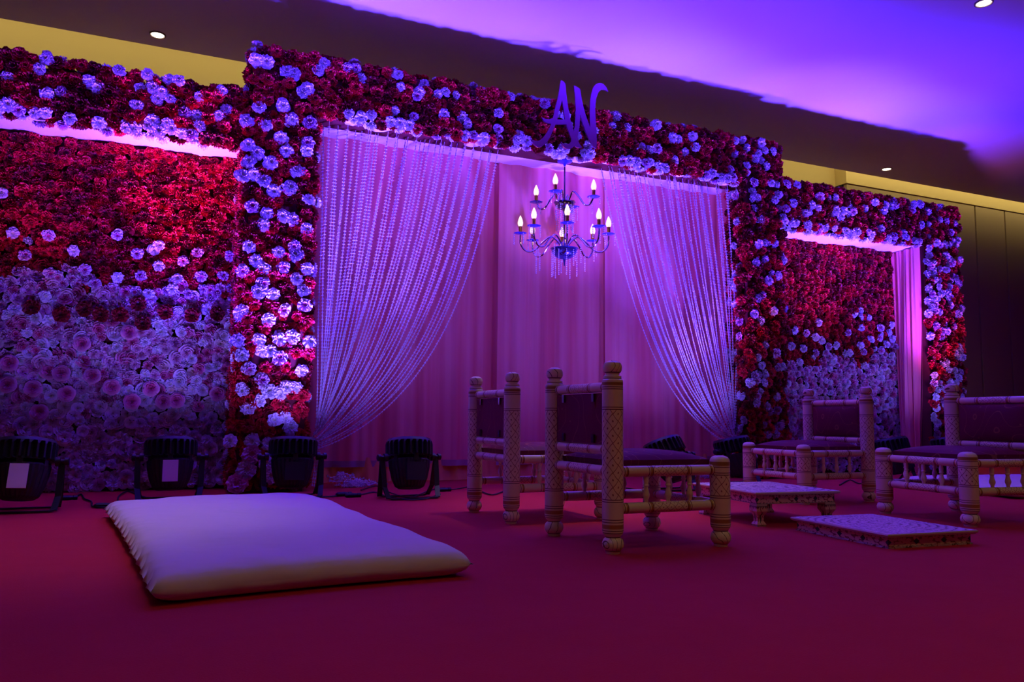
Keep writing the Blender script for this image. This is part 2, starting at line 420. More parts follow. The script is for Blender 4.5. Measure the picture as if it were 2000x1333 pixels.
def face(o, ux, uy, nrm, nu, nv, sp, size, pick, jit=.3, tilt=.35, lift=.0):
    """scatter on a rectangle: o + u*ux + v*uy ; lengths nu, nv metres; pick(pos) -> material"""
    out = []; ux, uy, nrm, o = map(Vector, (ux, uy, nrm, o))
    a = max(1, round(nu/sp)); b = max(1, round(nv/(sp*.9)))
    for j in range(b):
        for i in range(a):
            u = (i+.5+(.25 if j % 2 else -.25)+rnd.uniform(-jit, jit))*nu/a; v = (j+.5+rnd.uniform(-jit, jit))*nv/b
            p = o+ux*u+uy*v+nrm*(lift+rnd.uniform(-.012, .010))
            n = (nrm+Vector((rnd.uniform(-tilt, tilt), rnd.uniform(-tilt, tilt), rnd.uniform(-tilt, tilt)))).normalized()
            m = pick(p)
            if m is None: continue
            sz = size*rnd.uniform(.82, 1.12)
            if m in ('white', 'rim'): p = p+nrm*.010; sz *= .88
            out.append((p, n, sz, rnd.choice((0, 1, 2, 3)), m))
    return out
def mixpick(pw, prim=.22):
    def f(p):
        # clusters of whites
        c = math.sin(p.x*17+1.3*math.sin(p.z*13))*math.sin(p.z*19+p.x*7)
        if rnd.random() < pw*(1+.9*c): return 'rim' if rnd.random() < prim else 'white'
        return 'wine' if rnd.random() < .35 else 'red'
    return f
def edgepick(pw, zt):
    a, b = mixpick(pw), mixpick(.55)
    return lambda p: b(p) if p.z < zt else a(p)
X, Y_, Z = Vector((1, 0, 0)), Vector((0, 1, 0)), Vector((0, 0, 1))
def wipe(items, centres, rad):
    return [it for it in items if all((Vector(it[0])-c).length > rad for c in centres)]
FSZ = .044; FSP = .060

# ---- centre left pillar
def arch(name, label, loc): return empty(name, loc, 0, label=label, category='flower pillar')
pl = empty('flower_pillar', (.57, 4.66, 0), label='tall pillar of crimson and white flowers left of the chandelier bay', category='flower pillar')
simple_box('core', (-.18, -.07, 0), (.18, .38, 2.25), M_core, pl)
WL = [(497,341),(535,374),(566,368),(602,391),(515,364-10),(492,404),(521,418),(553,423),(571,430),(515,440),(598,448),(481-8,345),(486,482),(500,510),(513,525),(474,530),(544,495),(574,482),(578,500),(553,522),(600,526),(513,553),(505,570),(534,575),(578,546),(592,568),(594,596),(553,606),(523,625),(472,610),(463,665),(505,665),(513,685),(528,686),(545,662),(571,658),(604,668),(473,694),(548,700),(588,724),(486,721),(510,744),(473,762),(526,765),(547,768),(562,757),(578,757),(507,783),(484,798),(536,820),(557,817),(567,836),(493,862),(525,868),
      (500,118),(520,122),(565,84),(608,103),(632,125),(620,138),(560,142),(574,145),(600,175),(590,182),(506,211),(515,205),(480,237),(552,208),(569,235),(605,242),(519,246),(549,270),(470,275),(486,285),(503,300),(487,318),(528,319),(580,335),(601,280),(598,295),(560,296)]
items = []
hand = []
for px, py in WL:
    c = ony(px, py, 4.575)
    if c.z < 2.18 and .35 < c.x < .8: hand.append(c)
pick_red = lambda p: 'wine' if rnd.random() < .3 else 'red'
items = face((.38, 4.59, .02), X, Z, -Y_, .38, 2.13, FSP, FSZ, pick_red)
items = wipe(items, hand, .036)
for c in hand: items.append((c, (-Y_+Vector((rnd.uniform(-.3, .3), 0, rnd.uniform(-.3, .3)))).normalized(), FSZ*rnd.uniform(.9, 1.08), rnd.choice((0, 1, 2, 3)), 'rim' if rnd.random() < .2 else 'white'))
items += face((.385, 4.92, .02), -Y_, Z, -X, .33, 2.2, FSP, FSZ, mixpick(.03))
items += face((.755, 4.60, .02), Y_, Z, X, .14, 2.12, FSP, FSZ, mixpick(.3))
for px, py, m, s in ((482,918,'cream',1.25),(462,945,'pink',1.3),(492,888,'pink',1.2),(530,930,'cream',1.1),(450,862,'white',.9),(520,905,'cream',1.0)):
    items.append((ony(px, py, 4.555), (-.1, -1, .1), FSZ*s, 0, m))
plant(pl, items, 300)
# ---- centre right pillar
pr = empty('flower_pillar', (4.08, 4.66, 0), label='tall pillar of crimson and white flowers right of the chandelier bay', category='flower pillar')
simple_box('core', (-.16, -.07, 0), (.16, .12, 2.25), M_core, pr)
simple_box('side_lining', (-.06, .12, 0.02), (.12, .40, 2.25), M_drape, pr, label='pink cloth on the inner side')
items = face((3.90, 4.59, .02), X, Z, -Y_, .36, 2.13, FSP, FSZ, mixpick(.26))
items += face((3.91, 4.80, .02), -Y_, Z, -X, .19, 2.13, FSP, FSZ, mixpick(.24))
items += face((4.245, 4.60, .02), Y_, Z, X, .16, 2.13, FSP, FSZ, mixpick(.3))
plant(pr, items, 300)
# ---- centre beam
bc = empty('flower_beam', (2.32, 4.66, 2.35), label='long top beam of crimson and white flowers carrying the letters', category='flower beam')
simple_box('core', (-1.90, -.06, -.15), (1.90, .16, .17), M_core, bc)
hand = []
for px, py in WL:
    c = ony(px, py, 4.575)
    if 2.19 < c.z < 2.52: hand.append(c)
items = face((.39, 4.59, 2.18), X, Z, -Y_, 3.87, .35, FSP, FSZ, edgepick(.25, 2.24))
items = [(it[0], it[1], it[2], it[3], 'red' if (it[0][0] < .9 and it[4] in ('white', 'rim')) else it[4]) for it in items]
items = wipe(items, hand, .036)
for c in hand: items.append((c, (rnd.uniform(-.3, .3), -1, rnd.uniform(-.3, .3)), FSZ, rnd.choice((0, 1, 2, 3)), 'white'))
items += face((.39, 4.60, 2.525), X, Y_, Z, 3.87, .20, FSP*1.05, FSZ, mixpick(.3))
items += face((.78, 4.60, 2.205), X, Y_, -Z, 3.1, .03, FSP, FSZ, mixpick(.55))
items += face((.39, 4.80, 2.18), -Y_, Z, -X, .2, .34, FSP, FSZ, mixpick(.3))
items += face((4.25, 4.60, 2.18), Y_, Z, X, .18, .34, FSP, FSZ, mixpick(.3))
plant(bc, items, 300)
def lining_sheet(name, x0, x1, y0, y1, z, parent, rise=0.0):
    mb = MB(); nx = int((x1-x0)/.05); ny = 4; V = []; F = []
    org = parent.location
    for j in range(ny+1):
        for i in range(nx+1):
            x = x0+(x1-x0)*i/nx; y = y0+(y1-y0)*j/ny
            V.append((x-org.x, y-org.y, z-org.z+rise*j/ny+.006*math.sin(x*9+j)+.004*math.sin(x*31)))
    for j in range(ny):
        for i in range(nx): k = j*(nx+1)+i; F.append((k, k+nx+1, k+nx+2, k+1))
    mb.add(V, F); return mb.obj(name, M_lining, parent, smooth=True, label='white fabric underside')
lining_sheet('lining', .60, 4.25, 4.62, 5.09, 2.195, bc, .042)
simple_box('rear_frame', (-1.9, .38, -.085), (1.9, .46, .0), M_core, bc)
simple_box('top_board', (-1.9, .12, .10), (1.9, .46, .12), M_core, bc)
# ---- left bay beam
bl = empty('flower_beam', (-.5, 4.7, 2.1), label='shorter left flower beam above the left flower wall', category='flower beam')
simple_box('core', (-2.1, -.05, -.12), (.86, .16, .12), M_core, bl)
items = face((-1.15, 4.62, 1.94), X, Z, -Y_, 1.53, .33, FSP, FSZ, edgepick(.30, 2.0))
items += face((-1.15, 4.63, 2.255), X, Y_, Z, 1.53, .18, FSP*1.05, FSZ, mixpick(.34))
items += face((-1.15, 4.63, 1.955), X, Y_, -Z, 1.5, .05, FSP*.9, FSZ, mixpick(.6))
plant(bl, items, 300)
lining_sheet('lining', -1.2, .40, 4.65, 4.93, 1.955, bl)
# ---- right bay beam
br = empty('flower_beam', (5.2, 4.66, 2.07), label='right flower beam above the right flower wall', category='flower beam')
simple_box('core', (-.93, -.05, -.14), (.98, .30, .17), M_core, br)
items = face((4.27, 4.59, 1.90), X, Z, -Y_, 1.93, .36, FSP, FSZ, edgepick(.22, 1.94))
items += face((4.27, 4.60, 2.255), X, Y_, Z, 1.93, .18, FSP*1.05, FSZ, mixpick(.3))
items += face((4.27, 4.60, 1.91), X, Y_, -Z, 1.5, .05, FSP*.9, FSZ, mixpick(.5))
items += face((6.19, 4.60, 1.9), Y_, Z, X, .18, .36, FSP, FSZ, mixpick(.3))
plant(br, items, 300)
lining_sheet('lining', 4.25, 5.83, 4.62, 4.93, 1.905, br)
# ---- far right pillar
pf = empty('flower_pillar', (6.0, 4.66, 0), label='outermost right pillar of flowers beside the dark wall panels', category='flower pillar')
simple_box('core', (-.18, -.05, 0), (.18, .28, 1.95), M_core, pf)
items = face((5.79, 4.59, .02), X, Z, -Y_, .41, 1.88, FSP, FSZ, mixpick(.42))
items += face((6.19, 4.60, .02), Y_, Z, X, .18, 1.88, FSP, FSZ, mixpick(.4))
plant(pf, items, 300)
# ---- flower walls
def wall_pick(zb, hue):
    def f(p):
        z = p.z; e = zb(p.x)+.05*math.sin(p.x*9)+.03*math.sin(p.x*23); a = rnd.random()
        if z > e: 
            if z < e+.5 and a < .02: return 'white'
            return 'wine' if rnd.random() < .42 else 'red'
        d = e-z
        if d < .14: return 'red' if a < .08 else ('rim' if a < .45 else ('lilac' if a < .75 else 'pink'))
        if d < .55: return 'pink' if a < .34 else ('lilac' if a < .74 else ('white' if a < .9 else 'cream'))
        if d < .75: return 'pink' if a < .14 else ('lilac' if a < .35 else ('white' if a < .75 else 'cream'))
        return 'cream' if a < .6 else ('white' if a < .95 else 'lilac')
    return f
wl = empty('flower_wall', (-.4, 4.95, 0), label='left flower wall fading from crimson at top to white at bottom', category='flower wall')
simple_box('backing', (-1.0, 0, 0), (.8, .04, 2.0), M_core, wl)
items = face((-1.12, 4.93, .02), X, Z, -Y_, 1.55, 1.92, .052, .040, wall_pick(lambda x: 1.17, 0), tilt=.55)
for it_i, it in enumerate(items):
    if it[4] in ('lilac', 'cream', 'white', 'pink') and rnd.random() < .5: items[it_i] = (it[0], it[1], it[2]*1.1, rnd.choice((4, 5)), it[4])
hand = [(25,455),(95,460),(49,500),(145,490),(228,459),(268,496),(310,480),(310,520),(386,495),(357,510),(450,500),(165,527),(98,535),(230,542),(275,540),(348,545),(393,540),(436,540),(335,565),(185,555),(88,578),(290,575)]
hand = [ony(a, b, 4.90) for a, b in hand]
items = wipe(items, hand, .03)
for c in hand: items.append((c, (rnd.uniform(-.4, .4), -1, rnd.uniform(-.4, .4)), .034, rnd.choice((0, 1, 2, 3)), rnd.choice(('white', 'rim'))))
for px, py in ((62,601),(165,604),(197,615),(235,615),(279,632),(323,610),(375,616),(424,614),(270,594),(120,615)):
    items.append((ony(px, py, 4.88), (0, -1, 0), .046, 2, 'wine'))
for px, py in ((15,752),(65,760),(120,730),(160,672),(218,757),(258,785),(345,783),(253,650),(77,806),(320,785),(18,710),(130,770),(425,770),(180,735),(295,760)):
    items.append((ony(px, py, 4.88), (0, -1, .1), .046, rnd.choice((4, 5)), 'pink'))
plant(wl, items, 300)
wrt = empty('flower_wall', (5.05, 4.95, 0), label='right flower wall, crimson above and white below, beside the pink drape', category='flower wall')
simple_box('backing', (-.85, 0, 0), (.85, .04, 1.95), M_core, wrt)
items = face((4.25, 4.93, .02), X, Z, -Y_, 1.62, 1.88, .052, .040, wall_pick(lambda x: .93+(.12*max(0, (x-5.3)/.5)), 0), tilt=.5)
hand = [(1551,646),(1573,651),(1592,658),(1604,666),(1617,678),(1568,682),(1545,677),(1592,690),(1632,675),(1655,650),(1680,675),(1685,688),(1658,690),(1700,664),(1719,641),(1717,660),(1740,635),(1735,650),(1742,662),(1730,673),(1720,685),(1748,678),(1722,702),(1740,695),(1740,708),(1627,705),(1560,708),(1662,718),(1702,720),(1726,716)]
hand = [ony(a, b, 4.90) for a, b in hand]
items = wipe(items, hand, .028)
for c in hand: items.append((c, (rnd.uniform(-.4, .4), -1, rnd.uniform(-.4, .4)), .036, rnd.choice((0, 1, 2, 3)), rnd.choice(('white', 'white', 'rim'))))
plant(wrt, items, 300)

# ------------------------------------------------------------------ drapes
def pleated(x0, x1, y, z0, z1, amp, freq, parent, name, m, seed=0, nz=10, flare=0.0, **kw):
    r = random.Random(seed); mb = MB(); nx = int((x1-x0)/.012); V = []; F = []; org = parent.location
    ph = [r.uniform(0, 6.28) for _ in range(4)]
    for j in range(nz+1):
        z = z0+(z1-z0)*j/nz; g = 1+.6*(1-z/2.25)
        for i in range(nx+1):
            x = x0+(x1-x0)*i/nx
            d = amp*g*(math.sin(x*freq+ph[0])*.6+math.sin(x*freq*2.3+ph[1]+.4*math.sin(z*2))*.3+math.sin(x*freq*.37+ph[2])*.8)
            V.append((x-org.x, y+d-flare*(1-j/nz)-org.y, z-org.z))
    for j in range(nz):
        for i in range(nx): k = j*(nx+1)+i; F.append((k, k+1, k+nx+2, k+nx+1))
    mb.add(V, F); return mb.obj(name, m, parent, smooth=True, **kw)
M_hem = mat('grey_pink_hem', (.45, .25, .28), .85)
dr = empty('backdrop_drape', (2.37, 5.08, 0), label='peach pink pleated cloth drape hanging behind the chandelier', category='curtain')
ends = [.72, 1.13, 1.62, 2.12, 2.52, 2.98, 3.45, 4.3]
for i in range(len(ends)-1):
    pleated(ends[i], ends[i+1]+.05, 5.08-.008*(i % 2), .14, 2.25, .009, 34, dr, 'cloth_width', M_drape, seed=i)
    pleated(ends[i], ends[i+1]+.05, 5.08-.008*(i % 2), .10, .14, .009, 34, dr, 'hem_band', M_hem, seed=i, nz=1, label='greyish sheer hem')
pleated(.74, 4.28, 5.10, .005, .16, .010, 40, dr, 'under_hem', M_under, seed=20, flare=.03, label='orange cloth showing below the hem')
# side drape in right bay
sd = empty('side_drape', (5.80, 4.8, 0), label='narrow pink side drape between right flower wall and outer pillar', category='curtain')
mb = MB(); V = []; F = []; NZ = 20; NY = 26
for j in range(NZ+1):
    z = 1.89*(j/NZ)+.004; k = j/NZ
    y1 = 4.91-.035*(1-k); y0 = 4.63+.09*(1-k)**1.3
    for i in range(NY+1):
        s = i/NY; yy = y0+(y1-y0)*s
        xx = 5.785+.016*math.sin(s*21+1.2*k)+.010*math.sin(s*43)+.025*(1-k)*math.sin(s*9+2*k)+.012*math.sin(s*5+k*4)
        V.append((xx-5.80, yy-4.8, z))
for j in range(NZ):
    for i in range(NY): q = j*(NY+1)+i; F.append((q, q+1, q+NY+2, q+NY+1))
mb.add(V, F); mb.obj('cloth', M_drape, sd, smooth=True)

# ------------------------------------------------------------------ bead curtains
def strand_mesh(pts, seed):
    r = random.Random(seed); mb = MB(); mb.tube(pts[::3]+[pts[-1]], .0016, 4)
    acc = 0; last = pts[0]; step = .0205
    for i in range(1, len(pts)):
        seg = pts[i]-pts[i-1]; L = seg.length
        while acc+L >= step:
            tt = (step-acc)/L; p = pts[i-1]+seg*tt; acc = 0; seg = pts[i]-p; L = seg.length; 
            pts_i = p
            if r.random() < .012: 
                if L < 1e-6: break
                continue
            d = (pts[i]-pts[i-1]).normalized(); a = d.cross(Y_)
            if a.length < .01: a = X.copy()
            a.normalize(); b = a.cross(d); ph = r.random()*6.28
            V = []; n = 5
            for q, (rr, h) in enumerate(((.0024, 0), (.0052, .015))):
                V += [p+d*h+(a*math.cos(ph+2*PI*j/n)+b*math.sin(ph+2*PI*j/n))*rr for j in range(n)]
            V += [p+d*.0135+(a*math.cos(ph+2*PI*(j+.5)/n)+b*math.sin(ph+2*PI*(j+.5)/n))*.0125 for j in range(n)]
            F = [(j, (j+1) % n, n+(j+1) % n, n+j) for j in range(n)]+[(n+j, n+(j+1) % n, 2*n+j) for j in range(n)]
            mb.add(V, F)
            if L < 1e-6: break
        acc += L
    return mb
def bead_curtain(label, x_in, x_out, tie, ctrl_out, ctrl_in, n, seed, heap):
    e = empty('bead_curtain', (x_in, 4.7, 0), label=label, category='bead curtain', group='tied back strings of white buds')
    r = random.Random(seed)
    for i in range(n):
        s = (i+.5)/n
        s2 = min(1, max(0, s+r.uniform(-.5, .5)/n))
        top = Vector((x_in+(x_out-x_in)*s2, 4.72+r.uniform(-.04, .05), 2.19))
        bot = Vector(tie)+Vector((r.uniform(-.01, .02), r.uniform(-.02, .02), .16*(1-s)**1.5+r.uniform(-.035, .02)))
        c = Vector(ctrl_in).lerp(Vector(ctrl_out), s**1.15)
        c.x = c.x+(0)
        pts = []
        N = 110
        for k in range(N+1):
            t = k/N; p = top*(1-t)**2+c*2*t*(1-t)+bot*t*t
            p.x += .006*math.sin(t*7+i*1.7)*math.sin(t*PI); p.y += .01*math.sin(t*5+i)*math.sin(t*PI)
            pts.append(p-e.location)
        strand_mesh(pts, seed*100+i).obj('bud_strand', M_bead, e)
    # tail from the tie down to the floor and the heap there
    tails = MB()
    for i in range(9):
        p0 = Vector(tie)+Vector((r.uniform(-.02, .02), r.uniform(-.02, .02), 0)); p1 = Vector((tie[0]+r.uniform(-.01, .04), tie[1]+.03, .02))
        pts = [q-e.location for q in smoothpath([p0, p0.lerp(p1, .5)+Vector((.01, .02, 0)), p1], 14)]
        m = strand_mesh(pts, i); tails.add(m.V, m.F)
    for i in range(46):
        a = r.uniform(0, PI*2); q = Vector((heap[0]+r.gauss(0, .055), heap[1]+r.gauss(0, .03), 0))
        hgt = max(.006, .075*math.exp(-((q.x-heap[0]+.06)/.09)**2)*r.random()+.006)
        pts = []
        for k in range(5):
            a += r.uniform(-1.1, 1.1); pts.append(Vector((q.x, q.y, max(.006, hgt+r.uniform(-.01, .012))))-e.location)
            q += Vector((math.cos(a)*.03, math.sin(a)*.018, 0))
        m = strand_mesh(smoothpath(pts, 6), i+50); tails.add(m.V, m.F)
    tails.obj('strand_ends', M_bead, e, kind='stuff')
bead_curtain('curtain of white bud strings drawn to the left pillar', .815, 1.985, (.835, 4.70, .27), (1.70, 4.70, .50), (.83, 4.72, 1.1), 37, 3, (1.08, 4.80))
bead_curtain('curtain of white bud strings drawn to the right pillar', 3.92, 2.765, (3.86, 4.70, .26), (3.08, 4.70, .46), (3.97, 4.72, 1.1), 38, 4, (3.66, 4.80))

# ------------------------------------------------------------------ monogram
OUT = [(590,135),(575,200),(560,300),(535,430),(500,570),(462,720),(400,733),(340,725),(285,700),(330,765),(390,795),(437,803),(415,860),(370,940),(310,1020),(255,1062),(195,1068),(130,1038),(165,1110),(235,1165),(300,1150),(370,1090),(430,990),(475,880),(503,812),(585,810),(670,808),(690,880),(720,960),(745,1030),(742,1075),(712,1110),(660,1118),(615,1100),(585,1075),(610,1135),(655,1178),(710,1188),(760,1172),(795,1140),(830,1160),(880,1170),(915,1165),(870,1110),(845,1050),(842,1000),(857,940),(870,850),(878,740),(882,660),(905,740),(940,850),(990,980),(1040,1080),(1090,1160),(1130,1185),(1135,1050),(1130,900),(1115,700),(1110,560),(1125,420),(1160,320),(1205,278),(1260,282),(1310,310),(1280,240),(1232,192),(1180,175),(1120,198),(1080,250),(1050,350),(1035,450),(1028,600),(1030,760),(1035,860),(1000,770),(960,650),(930,540),(900,400),(880,270),(835,240),(785,215),(800,350),(808,480),(815,620),(815,740),(800,860),(785,925),(760,840),(730,740),(710,640),(690,500),(670,350),(655,190),(620,150)]
HOLE = [(605,440),(580,530),(550,630),(530,735),(590,738),(650,740),(635,640),(620,530)]
cu = bpy.data.curves.new('monogram_sign', 'CURVE'); cu.dimensions = '2D'; cu.fill_mode = 'BOTH'; cu.extrude = .006
ctr = ony(1020+720/7.84, 140+700/7.84, 4.49)
for poly in (OUT, HOLE):
    sp = cu.splines.new('POLY'); sp.points.add(len(poly)-1)
    for k, (px, py) in enumerate(poly):
        p = ony(1020+px/7.84, 140+py/7.84, 4.49)-ctr; sp.points[k].co = (p.x, p.z, 0, 1)
    sp.use_cyclic_u = True
tmp = bpy.data.objects.new('tmp_curve', cu); COL.objects.link(tmp)
dg = bpy.context.evaluated_depsgraph_get(); me = bpy.data.meshes.new_from_object(tmp.evaluated_get(dg)); bpy.data.objects.remove(tmp)
me.name = 'monogram_sign'; me.materials.clear(); me.materials.append(M_mirror)
mg = link('monogram_sign', me, None, label='purple cut-out letters AN hung on the front of the top flower beam', category='sign')
mg.location = ctr; mg.rotation_euler = (PI/2, 0, 0)

# ------------------------------------------------------------------ chandelier
CX, CY = 2.455, 4.70
ch = empty('chandelier', (CX, CY, 1.45), label='two tier chrome chandelier with lit candle bulbs and crystal strings', category='chandelier')
def zz(z): return z-1.45
mb = MB(); mb.lathe([(.006, zz(2.145)), (.012, zz(2.160)), (.050, zz(2.172)), (.053, zz(2.180)), (.02, zz(2.195))], 14); mb.obj('ceiling_rose', M_saucer, ch, label='scalloped blue ceiling plate')
mb = MB(); mb.tube([(0, 0, zz(2.14)), (0, 0, zz(1.50))], .006, 10); mb.obj('stem', M_dchrome, ch)
def bowl(r, ztop, depth, m, lab):
    mb = MB(); mb.lathe([(.004, zz(ztop-depth-.045)), (.006, zz(ztop-depth-.02)), (.010, zz(ztop-depth))]+[(r*math.sin(a*PI/2/7), zz(ztop-depth*math.cos(a*PI/2/7))) for a in range(1, 8)]+[(r+.008, zz(ztop+.004)), (r-.004, zz(ztop)), (.01, zz(ztop-depth*.5))], 20)
    return mb.obj('bowl', m, ch, smooth=True, label=lab)
bowl(.088, 1.565, .07, M_bowl, 'large dark blue bowl'); bowl(.068, 1.885, .05, M_dchrome, 'small chrome bowl')
def lathe_obj(name, prof, m, parent, n=12, smooth=True, **kw):
    mb = MB(); mb.lathe(prof, n); return mb.obj(name, m, parent, smooth, **kw)
crys = MB()
def beads(mb, x, y, z0, n, r=.0056, step=.0130):
    for i in range(n):
        z = z0-i*step; V = [(x, y, z+r), (x+r, y, z), (x, y+r, z), (x-r, y, z), (x, y-r, z), (x, y, z-r)]
        mb.add(V, [(0,1,2),(0,2,3),(0,3,4),(0,4,1),(5,2,1),(5,3,2),(5,4,3),(5,1,4)])
camang = math.atan2(-CY, -CX)
def tier(n, R, zd, zb, a0, dropless=None):
    for k in range(n):
        a = a0+2*PI*k/n; ca, sa = math.cos(a), math.sin(a)
        prof = [(.02, zb-.01), (.035, zb+.03), (R*.30, zb+.075), (R*.50, zb+.035), (R*.68, zb-.02), (R*.86, zb-.025), (R*.985, zb+.02), (R, zd-.008)]
        pts = smoothpath([(q*ca, q*sa, zz(z)) for q, z in prof], 6)
        mb = MB(); mb.tube(pts, .0062, 8); arm = mb.obj('arm', M_steel, ch, smooth=True)
        x, y = R*ca, R*sa; V0 = Matrix.Translation((x, y, zz(zd)))
        mb = MB(); V = [(x, y, zz(zd)-.004)]; F = []; NN = 24
        for ring, (rr, h) in enumerate(((.030, .0), (.045, .006), (.018, .004))):
            for j in range(NN):
                q = rr*(1+(.07*math.cos(8*2*PI*j/NN) if ring == 1 else 0)); V.append((x+q*math.cos(2*PI*j/NN), y+q*math.sin(2*PI*j/NN), zz(zd)+h))
        for j in range(NN):
            j2 = (j+1) % NN; F.append((0, 1+j2, 1+j))
            for q in range(2): F.append((1+q*NN+j, 1+q*NN+j2, 1+(q+1)*NN+j2, 1+(q+1)*NN+j))
        mb.add(V, F); mb.obj('saucer', M_saucer, arm)
        mb = MB(); mb.lathe([(.0115, 0), (.0115, .045), (.013, .046), (.012, .052)], 12, V0); mb.obj('candle_sleeve', M_sleeve, arm)
        if k != dropless:
            mb = MB(); mb.lathe([(.010, .050), (.0165, .062), (.0185, .078), (.015, .096), (.009, .112), (.003, .126), (.0, .128)], 12, V0, cap=False)
            mb.obj('bulb', M_bulb, arm, smooth=True)
            light('bulb_glow', 'POINT', (CX+x*1.0, CY+y*1.0, zd+.085), (1, .50, .15), .50, size=.02).visible_glossy = True
        for da in (.0, 2.1, 4.2):
            beads(crys, x+.042*math.cos(a+da), y+.042*math.sin(a+da), zz(zd)-.004, rnd.choice((4, 6, 8)))
tier(8, .300, 1.668, 1.575, camang+.06)
tier(4, .205, 1.905, 1.885, camang-.30, dropless=2)
for k in range(10):
    a = k*.63; beads(crys, .06*math.cos(a), .06*math.sin(a), zz(1.86), rnd.choice((8, 14, 18)))
    beads(crys, .085*math.cos(a), .085*math.sin(a), zz(1.55), rnd.choice((5, 9, 14)))
for k in range(7):
    a = k*.9+.3; beads(crys, .2*math.cos(a), .2*math.sin(a), zz(1.56), rnd.choice((7, 10, 14)))
crys.obj('crystal_strings', M_crystal, ch, kind='stuff')

# ------------------------------------------------------------------ par cans
def make_par(i, lab, panel):
    x, y, tl, sd_, tz = PARS[i]
    e = empty('par_light', (x, y, 0), math.radians(tz), label=lab, category='stage light', group='floor par lights along the backdrop')
    R = (Matrix.Rotation(math.radians(sd_), 4, 'Y') @ Matrix.Rotation(math.radians(-tl), 4, 'X'))
    T = Matrix.Translation((0, 0, .17)) @ R
    # housing (tapered, ribbed)
    mb = MB(); n = 56; prof = [(.052, -.122), (.066, -.112), (.080, -.075), (.091, -.02), (.094, .015), (.088, .022)]
    V = []; F = []
    for k, (r, z) in enumerate(prof):
        for j in range(n):
            rr = r*(1-(.045 if (j % 2 and 0 < k < 5) else 0)); V.append(T @ Vector((rr*math.cos(2*PI*j/n), rr*math.sin(2*PI*j/n), z)))
    for k in range(len(prof)-1):
        for j in range(n): F.append((k*n+j, k*n+(j+1) % n, (k+1)*n+(j+1) % n, (k+1)*n+j))
    F.append(tuple(range(n))[::-1]); F.append(tuple(range((len(prof)-1)*n, len(prof)*n)))
    mb.add(V, F); h = mb.obj('housing', M_black, e)
    # finned head ring
    mb = MB(); n = 96; V = []; F = []
    prof = [(.096, .036, 0), (.107, .042, 1), (.107, .100, 1), (.104, .112, 0), (.097, .126, 0), (.089, .124, 0), (.086, .116, 0)]
    for (r, z, fin) in prof:
        for j in range(n):
            rr = r-(.022 if (fin and j % 4 in (1, 2)) else 0); V.append(T @ Vector((rr*math.cos(2*PI*j/n), rr*math.sin(2*PI*j/n), z)))
    for k in range(len(prof)-1):
        for j in range(n): F.append((k*n+j, k*n+(j+1) % n, (k+1)*n+(j+1) % n, (k+1)*n+j))
    F.append(tuple(range(n))[::-1]); mb.add(V, F); mb.obj('finned_head', M_black, e)
    mb = MB(); mb.lathe([(0, .117), (.087, .117)], 32, T, cap=False); mb.obj('lens', M_lens, e, label='glowing blue lens')
    for k in range(6):
        mb = MB(); a = 2*PI*k/6+.5; mb.box((.082, -.010, .008), (.094, .010, .045), T @ Matrix.Rotation(a, 4, 'Z')); mb.obj('strut', M_black, e)
    if panel:
        mb = MB(); mb.box((-.030, -.0975, -.088), (.030, -.086, .012), T @ Matrix.Rotation(math.radians(0), 4, 'Z'))
        mb.obj('rear_panel', M_label, e, label='pale rear panel')
    else:
        mb = MB(); mb.box((-.045, -.093, -.090), (.040, -.080, -.002), T); mb.obj('rear_panel', M_black, e)
    # knobs
    for s in (-1, 1):
        mb = MB(); Mk = Matrix.Translation((s*.105, 0, .205)) @ Matrix.Rotation(s*PI/2, 4, 'Y')
        mb.lathe([(.020, 0), (.020, .016), (.010, .017), (.010, .030), (.017, .031), (.017, .044), (.012, .047)], 14, Mk); mb.obj('knob', M_black, e, smooth=True)
    # double yoke
    for fy in (-1, 1):
        mb = MB()
        pts = [(-.128, 0, .205), (-.124, fy*.030, .06), (-.116, fy*.062, .010), (-.10, fy*.07, .006), (0, fy*.07, .006), (.10, fy*.07, .006), (.116, fy*.062, .010), (.124, fy*.030, .06), (.128, 0, .205)]
        pp = [Vector(p) for p in pts]
        for a, b in zip(pp[:-1], pp[1:]):
            d = (b-a); q = d.to_track_quat('X', 'Z').to_matrix().to_4x4(); Mx = Matrix.Translation(a) @ q
            mb.box((-.003, -.011, -.003), (d.length+.003, .011, .003), Mx)
        mb.obj('yoke', M_black, e)
    return e
PLAB = ['black par light with pale rear panel at the left edge of the photo', 'black par light with pale rear panel behind the white mattress',
        'black par light in front of the left flower pillar', 'black par light standing before the pink drape',
        'black par light tilted sideways behind the nearest chair', 'black par light in front of the right flower pillar',
        'black par light behind the chair before the right flower wall', 'black par light at the foot of the outermost right pillar']
for i in range(8): make_par(i, PLAB[i], i < 2).scale = (1.16, 1.16, 1.03)

